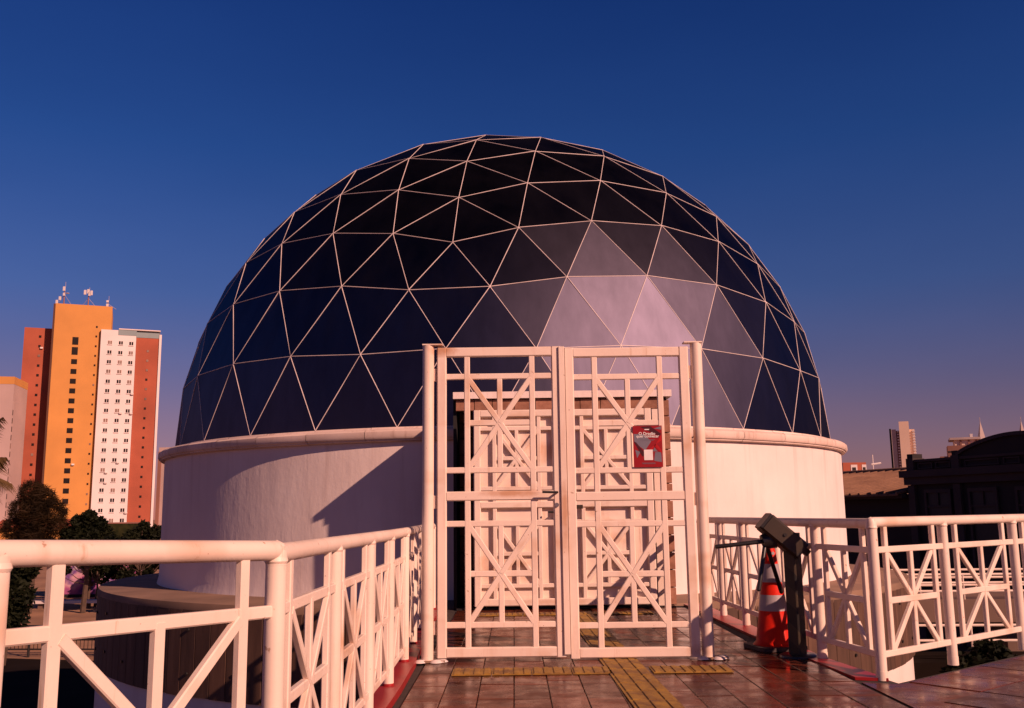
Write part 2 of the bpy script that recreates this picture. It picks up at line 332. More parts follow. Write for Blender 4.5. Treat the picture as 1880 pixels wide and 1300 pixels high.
def build_tactile():
    def strip(label, origin, ang, n, size, bars, mat='yellow_rubber'):
        t = thing('tactile_paving', label, 'tactile strip', 'yellow tactile strips on the walkway', (origin[0], origin[1], .004), ang)
        mb = MB().box(.003, size - .003, .003, size - .003, -.002, .004)
        for b in range(bars):
            y = size * (b + .5) / bars; mb.bar((.012, y, .006), (size - .012, y, .006), size / bars * .5, .008, (0, 0, 1))
        me = mb.mesh('pad', mat)
        for i in range(n): link('pad', me, t, (i * size, 0, 0), (0, 0, 0))
        return t
    def cross(label, x0, x1, y, size):
        t = thing('tactile_paving', label, 'tactile strip', 'yellow tactile strips on the walkway', (x0, y, .004))
        n = round((x1 - x0) / size); mb = MB().box(.003, size - .003, .003, size - .003, -.002, .004)
        for b in range(4):
            x = size * (b + .5) / 4; mb.bar((x, .012, .006), (x, size - .012, .006), size * .13, .008, (0, 0, 1))
        me = mb.mesh('pad', 'yellow_rubber')
        for i in range(n):
            if abs(x0 + (i + .5) * size - .80) < .16 and y < 8: continue
            link('pad', me, t, (i * size, 0, 0), (0, 0, random.uniform(-.006, .006)))
    cross('yellow ribbed tactile strip across the walkway in front of the gate', -.45, 1.48, 6.90, .28)
    cross('yellow ribbed tactile strip at the foot of the white doors', -.40, 1.52, 10.82, .24)
    strip('long yellow tactile strip leading from the foreground to the doors', (.97, 5.05), R(91.2), 20, .288, 3)
build_tactile()

# ------------------------------------------------------------------ planetarium
CX, CY, DZ, DR = -.189, 19.45, 2.31, 6.29
def dome_points(nu=6):
    V = [Vector((0, 0, 1))]; c, s = 1 / 5 ** .5, 2 / 5 ** .5
    for k in range(5): V.append(Vector((s * math.cos(2 * math.pi * k / 5), s * math.sin(2 * math.pi * k / 5), c)))
    for k in range(5): V.append(Vector((s * math.cos(2 * math.pi * (k + .5) / 5), s * math.sin(2 * math.pi * (k + .5) / 5), -c)))
    F = []
    for k in range(5):
        a, b, d, e = 1 + k, 1 + (k + 1) % 5, 6 + k, 6 + (k + 1) % 5
        F += [(0, a, b), (a, d, b), (b, d, e)]
    rot = Matrix.Rotation(.822, 3, 'Z'); idx = {}; pts = []; tris = []
    def vid(p):
        p = p.normalized(); key = (round(p.x, 4), round(p.y, 4), round(p.z, 4))
        if key not in idx: idx[key] = len(pts); pts.append(rot @ p)
        return idx[key]
    for f in F:
        A, B, C = [V[i] for i in f]
        g = {(i, j): vid((A * i + B * j + C * (nu - i - j)) / nu) for i in range(nu + 1) for j in range(nu + 1 - i)}
        for i in range(nu):
            for j in range(nu - i):
                tris.append((g[i, j], g[i + 1, j], g[i, j + 1]))
                if i + j < nu - 1: tris.append((g[i + 1, j], g[i + 1, j + 1], g[i, j + 1]))
    tris = [t for t in tris if sum(pts[i].z for i in t) / 3 > 1e-3]
    return pts, tris
def build_planetarium():
    P = thing('planetarium_building', 'planetarium with a dark faceted glass dome on a white round wall', 'planetarium')
    C = Vector((CX, CY, 0))
    # drum, cornice, terrace, base
    part('drum_wall', MB().lathe([(6.49, -.02), (6.455, .12), (6.45, .4), (6.45, 2.12)], 160, (CX, CY, 0)), 'white_render', P, True)
    ring = [(6.2, 2.315), (6.34, 2.312), (6.36, 2.285), (6.52, 2.262), (6.56, 2.235), (6.565, 2.165), (6.545, 2.135), (6.525, 2.13), (6.52, 2.11), (6.49, 2.10), (6.44, 2.097)]
    t = NT('cornice_paint'); cc = t.ramp(t.noise(2.0, 6), [(.3, (.68, .52, .44)), (.7, (.78, .62, .54))]); tt = t.ramp(t.rand(), [(0, (.80, .78, .77)), (.6, (1, .98, .97)), (1, (1.06, 1.05, 1.03))]); cc = t.mix(1.0, cc, tt, 'MULTIPLY')
    stn = t.ramp(t.noise(1.0, 5, .65, t.pos((9, 9, 1.5))), [(.55, 0.0), (.72, .6)]); t.col(t.mix(stn, cc, (.40, .25, .19))); t.rough(.7); t.bump(t.noise(14, 4), .15, .01); M['cornice_paint'] = t.m
    core = part('cornice', MB().lathe([(6.3, 2.30), (6.50, 2.235), (6.53, 2.16), (6.44, 2.105)][::-1], 160, (CX, CY, 0)), 'cornice_paint', P, True)
    nb = 44; cm = MB().lathe(ring[::-1], 6, (0, 0, 0), .0006, 2 * math.pi / nb - .0006, False); cmesh = cm.mesh('cornice_length', 'cornice_paint', True)
    for i in range(nb): link('cornice_length', cmesh, core, (CX, CY, random.uniform(-.004, .004)), (0, 0, 2 * math.pi * i / nb))
    TR = 7.43
    roof = part('terrace_roof', MB().lathe([(TR - .01, -.16), (TR, -.10), (TR - .02, -.03), (6.4, -.005)], 160, (CX, CY, 0)), 'terrace_screed', P, True)
    part('base_wall', MB().lathe([(TR - .05, GZ), (TR - .05, -1.2)], 160, (CX, CY, 0)), 'white_render', P, True)
    n = 156; da = 2 * math.pi / n; pm = MB(); r0, r1 = TR - .10, TR - .005; hw = math.tan(da / 2) * TR - .004; e = .006
    pm.add([(r0, -hw, -1.24), (r1 - e, -hw, -1.24), (r1, -hw + e, -1.24), (r1, hw - e, -1.24), (r1 - e, hw, -1.24), (r0, hw, -1.24),
            (r0, -hw, -.115), (r1 - e, -hw, -.115), (r1, -hw + e, -.115), (r1, hw - e, -.115), (r1 - e, hw, -.115), (r0, hw, -.115)],
           [(5, 4, 3, 2, 1, 0), (6, 7, 8, 9, 10, 11)] + [(i, (i + 1) % 6, 6 + (i + 1) % 6, 6 + i) for i in range(6)])
    pmesh = pm.mesh('plank', 'board')
    for i in range(n):
        link('plank', pmesh, P, (CX, CY, random.uniform(-.006, .006)), (0, 0, i * da))
    bm = MB()
    for i in range(0, n, 3):
        for dz in (-.38, -.95):
            q = (i + .02) * da; d = Vector((math.cos(q), math.sin(q), 0)); p = C + d * (TR - .02) + Vector((0, 0, dz + .05 * (i % 2))); bm.tube([p, p + d * .035], .022, 8)
    tag(part('bolt', bm, 'black_metal', P), kind='stuff')
    # dome: bars with triangular panes
    pts, tris = dome_points(); O = Vector((CX, CY, DZ)); W = [O + p * DR for p in pts]
    eb = MB(); seen = set()
    for t in tris:
        for a, b in ((t[0], t[1]), (t[1], t[2]), (t[2], t[0])):
            k = (min(a, b), max(a, b))
            if k in seen: continue
            seen.add(k); nrm = (pts[a] + pts[b]).normalized(); eb.bar(W[a] + nrm * .004, W[b] - nrm * .002, .0108, .011, nrm, .003)
    frame = part('dome_frame', eb, 'glazing_metal', P)
    panes = []
    for t in tris:
        A, B, D = [W[i] for i in t]; c = (A + B + D) / 3; nn = (B - A).cross(D - A)
        if nn.dot(c - O) < 0: B, D = D, B; nn = -nn
        nrm = nn.normalized(); see = nrm.dot((EYE - c).normalized()) * nn.length / (EYE - c).length ** 2
        q = [p + (c - p).normalized() * .012 for p in (A, B, D)]
        panes.append((see, c, q, nrm))
    panes.sort(key=lambda x: -x[0]); rest = MB()
    for i, (see, c, q, nrm) in enumerate(panes):
        # every pane sits a hair out of true in its frame
        tilt = Matrix.Rotation(random.uniform(-.004, .004), 3, 'X') @ Matrix.Rotation(random.uniform(-.004, .004), 3, 'Y')
        vs = [tilt @ (p - c) for p in q] + [tilt @ (p - c) - nrm * .016 for p in q]
        fs = [(0, 1, 2), (5, 4, 3), (0, 3, 4, 1), (1, 4, 5, 2), (2, 5, 3, 0)]
        if i < 300: link('pane', MB().add(vs, fs).mesh('pane', 'dark_glass'), frame, c)
        else: rest.add([v + c for v in vs], fs)
    tag(part('pane', rest, 'dark_glass', frame), kind='stuff')
    # porch around the doors
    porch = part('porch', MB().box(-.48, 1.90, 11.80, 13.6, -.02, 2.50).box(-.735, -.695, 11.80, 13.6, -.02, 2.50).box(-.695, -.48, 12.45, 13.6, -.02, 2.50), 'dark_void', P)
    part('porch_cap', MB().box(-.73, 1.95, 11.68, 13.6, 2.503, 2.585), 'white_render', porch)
    bh = .205
    for side, (x0, x1) in (('l', (-.69, -.485)), ('r', (1.805, 1.925))):
        me = MB(); me.bar((x0 + .002, 0, bh / 2), (x1 - .002, 0, bh / 2), bh - .010, .10, (0, -1, 0), .006); mesh = me.mesh('facing_brick', 'clay_brick')
        for k in range(12): link('facing_brick', mesh, porch, (random.uniform(-.002, .002), (12.39 if side == 'l' else 11.79) + random.uniform(-.004, .004), .01 + k * bh))
    xs = [-.70, -.47, -.25, .02, .28, .56, .83, 1.08, 1.38, 1.60, 1.80]
    for a, b in zip(xs, xs[1:]):
        me = MB(); me.bar((a + .004, 0, 0), (b - .004, 0, 0), .135, .10, (0, -1, 0), .006)
        link('facing_brick', me.mesh('facing_brick', 'clay_brick'), porch, (0, 11.78 + random.uniform(-.006, .004), 2.425))
    # doors: slabs standing proud, with applied lattice
    part('jamb_strip', MB().bar((1.742, 11.75, 0), (1.742, 11.75, 2.35), .105, .09, (0, -1, 0)), 'cream_paint', porch)
    for x0, x1, swap in ((-.475, .545, 0), (.553, 1.655, 1)):
        z0, z1, y = .045, 2.335, 11.52
        door = part('door', MB().box(x0 + .01, x1 - .01, y, y + .05, z0 + .005, z1 - .005), 'cream_paint', P)
        lattice(door, x0, x1, z0, z1, y - .03, .07, .085, bar_w=.05, two=True, fy=.5)
        k = .07 if swap else -.07; hx = (x0 + .045) if swap else (x1 - .045)
        part('door_handle', MB().tube([(hx, y - .06, 1.12), (hx, y - .13, 1.12), (hx + (.10 if swap else -.10), y - .13, 1.12)], .011, 8), 'black_metal', door, True)
    # threshold
    part('threshold', MB().box(-.69, 1.89, 11.6, 11.735, -.012, .012), 'black_metal', P)

def star(parent, x0, x1, z0, z1, y, w, t, ends=None):
    """eight-armed star between two uprights; returns bars as sub-parts"""
    cx, cz = (x0 + x1) / 2, (z0 + z1) / 2; f = (0, -1, 0)
    part('mid_bar', MB().bar((x0, y + .0025, cz), (x1, y + .0025, cz), w, t, f), 'cream_paint', parent)
    part('centre_bar', MB().bar((cx, y + .001, z0), (cx, y + .001, z1), w * .95, t, f), 'cream_paint', parent)
    for i, (sx, sz) in enumerate(((x0, z0), (x0, z1), (x1, z0), (x1, z1))):
        yy = y - .0012 - .0011 * i; part('diagonal_bar', MB().bar((sx + (cx - sx) * .04, yy, sz + (cz - sz) * .04), (cx, yy, cz), w * .92, t - .002, f), 'cream_paint', parent)

def lattice(parent, x0, x1, z0, z1, y, depth, stile, bar_w=.045, two=True, fy=.5, mat='cream_paint'):
    """frame with two star panels, as on gate leaves and doors"""
    f = (0, -1, 0); H = z1 - z0; zz = lambda k: z0 + H * k
    for x in (x0 + stile / 2, x1 - stile / 2): part('stile', MB().bar((x, y, z0), (x, y, z1), stile, depth, f), mat, parent)
    for k, w in ((z1 - stile / 2, stile), (z0 + stile / 2, stile), (zz(.508), stile * .92)): part('frame_rail', MB().bar((x0 + stile, y, k), (x1 - stile, y, k), w, depth - .004, f), mat, parent)
    ux = [x0 + (x1 - x0) * .242, x0 + (x1 - x0) * .765]; t = depth * .62
    for a, b in ((.508, 1.0), (0.0, .508)):
        for x in ux: part('upright_bar', MB().bar((x, y - .002, zz(a) + stile * .46), (x, y - .002, zz(b) - stile * (.5 if b < 1 else 1)), bar_w, t, f), mat, parent)
    for a, b in ((.592, .902), (.100, .419)):
        for k in (a, b): part('cross_bar', MB().bar((x0 + stile, y, zz(k)), (x1 - stile, y, zz(k)), bar_w, t, f), mat, parent)
        star(parent, ux[0], ux[1], zz(a), zz(b), y, bar_w, t)
build_planetarium()

# ------------------------------------------------------------------ gate
def build_gate():
    G = thing('entrance_gate', 'tall cream steel double gate with star lattice between round posts', 'gate')
    Y = 7.55
    for x, xt, zt in ((-.672, -.668, 2.435), (1.462, 1.470, 2.43)):
        p = part('gate_post', MB().tube([(x, Y + .01, -.01), (xt, Y + .01, zt)], .046, 24), 'cream_paint', G, True)
        part('post_cap', MB().box(xt - .10 if xt > 0 else xt - .045, xt + .045 if xt > 0 else xt + .115, Y - .035, Y + .055, zt + .001, zt + .011), 'cream_paint', p)
        bp = MB().box(-.10, .10, -.055, .055, 0, .014); b = part('base_plate', bp, 'terrace_screed', p); b.location = (x + .03, Y, .003); b.rotation_euler = (0, 0, R(9))
        for i in range(3): part('mortar_lump', MB().lathe([(.001, .022), (.03, .018), (.045, .006), (.05, 0)], 9, (x + (-.05, .07, .11)[i], Y - (.04, .045, .0)[i], .004)), 'ledge_pale', p, True)
    for x0, x1, z0, z1, side in ((-.598, .385, .032, 2.415, 0), (.412, 1.400, .018, 2.40, 1)):
        st = .075
        leaf = part('gate_leaf', MB().bar((x0 + st, Y, z1 - st / 2), (x1 - st, Y, z1 - st / 2), st, .05, (0, -1, 0)), 'cream_paint', G)
        f = (0, -1, 0); H = z1 - z0; zz = lambda k: z0 + H * k
        for x in (x0 + st / 2, x1 - st / 2): part('stile', MB().bar((x, Y, z0), (x, Y, z1), st, .054, f), 'cream_paint', leaf)
        part('frame_rail', MB().bar((x0 + st, Y, z0 + st / 2), (x1 - st, Y, z0 + st / 2), st, .05, f), 'cream_paint', leaf)
        part('lock_rail', MB().bar((x0 + st, Y, zz(.508)), (x1 - st, Y, zz(.508)), .072, .05, f), 'cream_paint', leaf)
        ux = [x0 + (x1 - x0) * .242, x0 + (x1 - x0) * .765]
        for a, b in ((zz(.508) + .036, z1 - st), (z0 + st, zz(.508) - .036)):
            for x in ux: part('upright_bar', MB().bar((x, Y - .002, a), (x, Y - .002, b), .046, .032, f), 'cream_paint', leaf)
        for a, b in ((.592, .902), (.100, .419)):
            for k in (a, b): part('cross_bar', MB().bar((x0 + st, Y, zz(k)), (x1 - st, Y, zz(k)), .046, .032, f), 'cream_paint', leaf)
            star(leaf, ux[0], ux[1], zz(a), zz(b), Y, .046, .032)
        for z in (.25, 1.2, 2.2):
            hx = x0 - .018 if side == 0 else x1 + .018; part('hinge', MB().tube([(hx, Y + .01, z - .05), (hx, Y + .01, z + .05)], .014, 10), 'cream_paint', leaf, True)
        if side == 0:
            part('cover_strip', MB().bar((x1 + .006, Y - .036, z0 + .02), (x1 + .006, Y - .036, z1 - .005), .046, .016, f), 'cream_paint', leaf)
            hx, hz = .335, 1.262
            part('lever_handle', MB().tube([(hx, Y - .028, hz), (hx, Y - .085, hz), (hx - .115, Y - .09, hz + .004)], .0095, 10).lathe([(.001, .0), (.024, 0), (.024, .01), (.001, .01)], 14, (0, 0, 0)), 'black_metal', leaf, True)
            part('keyhole_plate', MB().tube([(hx - .002, Y - .027, hz - .095), (hx - .002, Y - .040, hz - .095)], .017, 14), 'steel', leaf, True)
        else:
            part('latch', MB().box(.475, .535, Y - .02, Y + .03, 1.135, 1.165), 'tan_metal', leaf)
    # notice taped to the right leaf
    px0, px1, pz0, pz1, py = .940, 1.168, 1.448, 1.772, Y - .030
    Pn = thing('poster', 'small red and grey printed notice taped to the right gate leaf', 'poster', loc=(px0, py, pz0)); w, h = px1 - px0, pz1 - pz0
    part('sheet', MB().box(0, w, 0, .002, 0, h), 'poster_red', Pn)
    def flat(name, pts, layer, mat):
        n = len(pts); part(name, MB().add([(x * w, -.0006 * layer, z * h) for x, z in pts], [tuple(range(n))]), mat, Pn)
    flat('grey_field', [(.02, .80), (.38, .80), (.62, .62), (.40, .40), (.04, .60)], 1, 'poster_grey')
    flat('grey_field', [(.72, .93), (.97, .98), (.97, .90)], 1, 'poster_grey')
    flat('grey_field', [(.06, .42), (.24, .37), (.12, .22)], 1, 'poster_grey')
    flat('grey_field', [(.70, .15), (.96, .12), (.95, .36), (.74, .36)], 1, 'poster_grey')
    flat('grey_field', [(.66, .38), (.84, .37), (.72, .47)], 1, 'poster_grey')
    flat('dark_beam', [(.02, .62), (.10, .60), (.44, .30), (.30, .26)], 2, 'poster_dark')
    flat('dark_beam', [(.25, .97), (.60, .99), (.97, .80), (.90, .74)], 1, 'poster_dark')
    flat('bright_beam', [(.52, .42), (.66, .42), (.97, .78), (.97, .64), (.80, .56), (.97, .40), (.97, .32), (.72, .52)], 2, 'poster_bright')
    flat('white_square', [(.36, .17), (.66, .17), (.66, .42), (.36, .42)], 3, 'poster_white')
    for z, x0, x1 in ((.098, .28, .74), (.078, .30, .74), (.66, .25, .75), (.64, .3, .7)): flat('small_print', [(x0, z), (x1, z), (x1, z + .008), (x0, z + .008)], 3, 'poster_grey')
    def text(body, x, z, size):
        c = bpy.data.curves.new('lettering', 'FONT'); c.body = body; c.size = size; c.align_x = 'CENTER'; c.offset = .0006
        o = bpy.data.objects.new('tmp', c); COL.objects.link(o); dg = bpy.context.evaluated_depsgraph_get()
        me = bpy.data.meshes.new_from_object(o.evaluated_get(dg)); bpy.data.objects.remove(o); me.materials.clear(); me.materials.append(M['poster_white'])
        link('lettering', me, Pn, (x * w, -.0026, z * h), (R(90), 0, 0))
    text('O Dragão', .48, .775, .032); text('quer conhecer', .50, .715, .030)
    flat('white_mark', [(.40, .895), (.56, .895), (.56, .92), (.40, .92)], 3, 'poster_white')
build_gate()

# ------------------------------------------------------------------ railings
def railing(label, pts, zr, dz, runs, post_r=.036, rail_r=.0345, zb=(.15, .49, .83), flip=1):
    T = thing('railing', label, 'railing')
    for a, b, low in runs:
        part('top_rail', MB().tube([(x, y, zr + dz.get(i, 0) - low) for i, (x, y) in enumerate(pts) if a <= i <= b], rail_r, 20), 'cream_paint', T, True)
        for k in (a, b):
            if 0 < k < len(pts) - 1 and not low: part('rail_elbow', MB().lathe([(.001, rail_r + .002), (rail_r * .72, rail_r * .72), (rail_r + .002, 0), (rail_r + .002, -.05)][::-1], 20, (pts[k][0], pts[k][1], zr + dz.get(k, 0))), 'cream_paint', T, True)
    for i, (x, y) in enumerate(pts):
        p = part('post', MB().tube([(x, y, -.01), (x, y, zr + dz.get(i, 0) - .005)], post_r, 20), 'cream_paint', T, True)
        part('weld_bead', MB().tube([(x, y, zr + dz.get(i, 0) - .045), (x, y, zr + dz.get(i, 0) - .036), (x, y, zr + dz.get(i, 0) - .022)], [post_r + .0005, post_r + .005, post_r + .001], 18, False), 'cream_paint', p, True)
        part('post_foot', MB().tube([(x, y, -.01), (x, y, .05)], post_r + .002, 16), 'red_paint' if (flip > 0 and i > 2) else 'cream_paint', p, True)
    for i, (a, b) in enumerate(zip(pts, pts[1:])):
        A, B = Vector((a[0], a[1], dz.get(i, 0))), Vector((b[0], b[1], dz.get(i + 1, 0))); d = B - A; f = d.cross(Vector((0, 0, 1))).normalized() * flip
        at = lambda k, z, o=0: A + d * k + f * o + Vector((0, 0, z)); w, t = .042, .03
        k0, k1 = .165, .84; e = post_r * .8 / d.length
        for z in (zb[2], zb[0]): part('cross_bar', MB().bar(at(e, z), at(1 - e, z), w, t, f), 'cream_paint', T)
        for k in (k0, k1): part('upright_bar', MB().bar(at(k, zb[0] - w / 2 + .004, .002), at(k, zr - .02, .002), w, t, f), 'cream_paint', T)
        km = (k0 + k1) / 2
        part('mid_bar', MB().bar(at(k0, zb[1], .001), at(k1, zb[1], .001), w, t, f), 'cream_paint', T)
        part('centre_bar', MB().bar(at(km, zb[0], .003), at(km, zb[2], .003), w * .95, t, f), 'cream_paint', T)
        for k in (k0, k1):
            for z in (0, 2):
                o = .0042 + .0011 * (z + (k > km)); zk = zb[z] * .95 + zb[1] * .05; part('diagonal_bar', MB().bar(at(k + (km - k) * .05, zk, o), at(km, zb[1], o), w * .9, t - .003, f), 'cream_paint', T)
    return T
railing('cream pipe railing with star panels along the left edge of the walkway', LEFT_POSTS, .985, {0: .07, 1: .034}, ((0, 2, 0), (2, 10, .010)), zb=(.13, .455, .78), flip=1)
railing('cream pipe railing with star panels along the right side behind the turnstile', RIGHT_POSTS, 1.015, {}, ((0, 5, .008), (5, 9, 0)), flip=-1)

# ------------------------------------------------------------------ turnstile and cone
def build_turnstile():
    T = thing('turnstile', 'black three-armed turnstile on a striped post right of the gate', 'turnstile', loc=(2.155, 7.60, 0))
    part('base_plate', MB().lathe([(.001, .022), (.12, .022), (.135, .014), (.14, 0)], 28), 'black_metal', T, True)
    part('column', MB().bar((0, 0, .015), (0, 0, .93), .100, .100, (.64, -.77, 0), .007), 'hazard_stripe', T)
    ax = Vector((math.cos(R(-41)), 0, math.sin(R(-41)))); up = Vector((-ax.z, 0, ax.x)); yy = Vector((0, 1, 0)); c = Vector((-.075, -.01, .905))
    part('head', MB().bar(c - ax * .165, c + ax * .155, .150, .185, (0, -1, 0), .018), 'tan_metal', T)
    part('head_side', MB().bar(c - ax * .190, c - ax * .166, .142, .17, (0, -1, 0), .012), 'black_metal', T)
    part('head_side', MB().bar(c + ax * .156, c + ax * .180, .142, .17, (0, -1, 0), .012), 'black_metal', T)
    part('lock', MB().tube([c + Vector((0, -.095, .012)), c + Vector((0, -.101, .012))], .013, 12), 'black_metal', T, True)
    hub = c - up * .075 - ax * .05; axis = (-up * .82 - ax * .5).normalized()
    part('hub', MB().tube([hub + axis * -.02, hub + axis * .07], [.075, .055], 20), 'black_metal', T, True)
    h2 = hub + axis * .045
    for tip in ((-.60, -.02, .83), (-.315, -.16, .505), (-.055, .16, .46)):
        tip = Vector(tip); d = (tip - h2).normalized(); part('arm', MB().tube([h2, tip - d * .01, tip], [.0165, .0165, .011], 12), 'black_metal', T, True)
    part('bracket', MB().obox((.075, -.05, .80), ax, yy, up, .045, .03, .025), 'tan_metal', T)
build_turnstile()
def build_cone():
    T = thing('traffic_cone', 'orange traffic cone with two white bands behind the turnstile', 'traffic cone', loc=(2.10, 8.05, .003), rz=R(14))
    s = .205; mb = MB(); poly = []
    for k in range(32):
        a = 2 * math.pi * k / 32; m = max(abs(math.cos(a)), abs(math.sin(a))); rr = s / m if m > .78 else s * 1.27; poly.append((rr * math.cos(a), rr * math.sin(a)))
    part('base', MB().prism(poly, 0, .03), 'cone_base', T)
    H = .80
    def rad(z): return .152 + (.040 - .152) * min(1, (z - .03) / (H - .03))
    for name, a, b, m, e in (('body', .03, .30, 'cone_orange', 0), ('white_band', .30, .425, 'cone_white', .003), ('body', .425, .525, 'cone_orange', 0), ('white_band', .525, .67, 'cone_white', .003), ('tip', .67, H, 'cone_orange', 0)):
        prof = [(rad(a) + e, a), (rad(b) + e, b)]
        if name == 'body' and a < .1: prof = [(.175, .031), (.162, .045)] + [(rad(.06), .06), prof[1]]
        if name == 'tip': prof = [(rad(a), a), (rad(H - .02), H - .02), (rad(H) - .006, H), (.024, H - .001), (.022, H - .09)]
        part(name, MB().lathe(prof, 36), m, T, True)
    part('tip_hole', MB().tube([(0, -.046, H - .045), (0, -.052, H - .045)], .014, 10), 'cone_white', T)
build_cone()

# ------------------------------------------------------------------ buildings far left
def facade_local(T, wname, x0, x1, z0, z1, y, depth, mat, side=None):
    return part(wname, MB().box(x0, x1, y, y + depth, z0, z1), mat, T)
def windows(T, parent_wall, xs, zs, w, h, y, frame=None, mat='window_dark'):
    wm = MB().box(-w / 2, w / 2, -.10, .06, -h / 2, h / 2).mesh('window', mat); wm2 = MB().box(-w / 2, w / 2, -.10, .06, -h / 2, h / 2).mesh('window', 'window_blind')
    acm = MB().box(-.35, .35, -.3, .2, -.22, .22).mesh('air_conditioner', 'ledge_pale'); acs = .06 if frame else .03
    sm = MB().box(-w / 2 - .15, w / 2 + .15, -.22, .0, -h / 2 - .22, -h / 2 - .02).mesh('sill', frame) if frame else None
    mm = MB().box(-.06, .06, -.15, -.09, -h / 2 + .01, h / 2 - .01).mesh('mullion', frame) if frame else None
    for x in xs:
        for z in zs:
            o = link('window', wm2 if random.random() < .22 else wm, parent_wall, (x, y, z + random.uniform(-.04, .04)))
            if random.random() < acs: link('air_conditioner', acm, o, (w * .9, -.25, -h * .75))
            if sm: link('sill', sm, o); link('mullion', mm, o)
def build_towers():
    # rotated slab block: local x along the facade, local -y faces the street
    ang = R(22); T = thing('apartment_tower', 'tall ochre, white and brick-red apartment tower left of the dome', 'tower', loc=(-118.0, 262.0, GZ), rz=ang)
    def lx(X, Y=None): return X
    b = lambda n, x0, x1, y, d, zt, m: part(n, MB().box(x0, x1, y, y + d, 0, zt - GZ), m, T)
    brl = b('brick_wing', -16.0, -8.6, 2.2, 14, 53.4, 'tower_brick')
    core = b('ochre_core', -8.4, 6.0, -2.0, 17, 59.8, 'tower_ochre')
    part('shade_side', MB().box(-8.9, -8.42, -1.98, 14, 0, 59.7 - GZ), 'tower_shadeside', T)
    wh = b('white_wing', 3.5, 12.6, -3.2, 15, 53.0, 'tower_white')
    part('white_step', MB().box(7.9, 12.65, -3.25, 11.7, 51.6 - GZ, 53.2 - GZ), 'roof_teal', T)
    brr = b('brick_wing', 12.65, 18.6, -2.6, 14, 51.3, 'tower_brick')
    part('roof_edge', MB().box(8.0, 18.9, -3.4, 12, 53.2 - GZ, 53.5 - GZ), 'ledge_pale', T)
    part('roof_edge', MB().box(12.66, 18.65, -2.7, 11.3, 51.3 - GZ, 53.15 - GZ), 'roof_teal', T)
    part('end_pier', MB().box(18.66, 19.3, -2.9, 11, 0, 52.4 - GZ), 'tower_white', T)
    st = 2.70; top = 49.2 - GZ
    zs = [top - st * i for i in range(19)]
    windows(T, core, [-2.9], zs[2:], 1.45, 1.35, -2.0)
    windows(T, core, [-2.9], [top + .4, top - st + .3], 1.5, 2.1, -2.0)
    windows(T, core, [2.3], [top + 4.6 - st * i for i in range(21)], .42, .5, -2.0)
    windows(T, wh, [5.9, 8.7, 11.4], [z + .2 for z in zs], 1.0, .95, -3.2, 'tower_white')
    windows(T, brr, [15.8], [z - 1.6 for z in zs[:18]], .55, .6, -2.6)
    windows(T, brl, [-12.0], [z + 1.8 for z in zs], .6, .65, 2.2)
    # rooftop antennas
    c, s = math.cos(ang), math.sin(ang); place = lambda x, y: (-118.0 + x * c - y * s, 262.0 + x * s + y * c, 59.8)
    def mast(label, x, h, panels, dish=False):
        A = thing('antenna_mast', label, 'antenna', 'antennas on the tower roof', place(x, 1.0)); A.location.z = 59.8
        part('mast', MB().tube([(0, 0, 0), (0, 0, h)], [.20, .12], 8), 'far_brown', A)
        for (px, pz, ph) in panels: part('panel', MB().box(px - .28, px + .28, -.5, -.2, pz, pz + ph), 'tower_white', A)
        part('stay', MB().tube([(0, 0, h * .6), (-2.6, 1.0, 0)], .05, 5).tube([(0, 0, h * .6), (2.0, 1.0, 0)], .05, 5), 'spire_stone', A)
        part('whip', MB().tube([(0.2, 0, h), (.2, 0, h + 1.4)], .05, 5), 'spire_stone', A)
        if dish: part('dish', MB().lathe([(.01, 0), (.45, .08), (.55, .2)], 14), 'tower_white', A).location = (1.0, -.3, h * .62)
    mast('slim red antenna mast with a round dish at the left roof corner', -6.6, 5.4, [(0, 4.2, 1.2), (-1.0, 1.6, 1.0), (-1.8, .4, 1.2), (.1, 2.8, .8)], True)
    mast('antenna mast with a cluster of white panels mid roof', -.4, 4.3, [(-.9, 3.6, 1.3), (.0, 3.9, 1.2), (.9, 3.4, 1.3), (.4, 3.2, 1.0)])
    mast('short whip antenna mast at the right roof corner', 4.7, 2.2, [(0, .3, 1.0), (0, 1.7, .6)])
    # grey slab at the frame edge
    T2 = thing('apartment_block', 'greyish pink apartment block with orange roof band left of the tower', 'building', loc=(-129.6, 240, GZ), rz=R(12))
    wl = part('wall', MB().box(-3.9, 3.4, 0, 12, 0, 37.0 - GZ), 'tower_grey', T2)
    part('roof_band', MB().box(-3.6, 3.43, -.06, 12.05, 35.2 - GZ, 37.1 - GZ), 'tower_ochre', T2)
    windows(T2, wl, [-.3], [34.3 - GZ - 2.0 * i for i in range(18)], .45, .6, 0.0)
    part('side_bay', MB().box(3.405, 3.5, .5, 9, 0, 31 - GZ), 'tower_grey', T2)
    windows(T2, wl, [3.0], [28.0 - GZ - 2.1 * i for i in range(14)], 1.0, 1.3, .4)
    T3 = thing('apartment_block', 'pale green block with ochre top at the left frame edge', 'building', loc=(-166.0, 300, GZ))
    w3 = part('wall', MB().box(-8, 7.4, 0, 12, 0, 41 - GZ), 'roof_teal', T3)
    part('roof_band', MB().box(-8.05, 7.45, -.05, 12.05, 38 - GZ, 41.1 - GZ), 'tower_ochre', T3)
    for i in range(12): part('balcony', MB().box(2.0, 7.6, -1.0, .0, 36 - GZ - i * 2.9, 37.1 - GZ - i * 2.9), 'tower_white', T3)
    T4 = thing('apartment_block', 'low grey block seen between the tower and the dome', 'building', loc=(-99.5, 290, GZ))
    w4 = part('wall', MB().box(-7.4, 6.0, 0, 12, 0, 22.3 - GZ), 'tower_grey', T4)
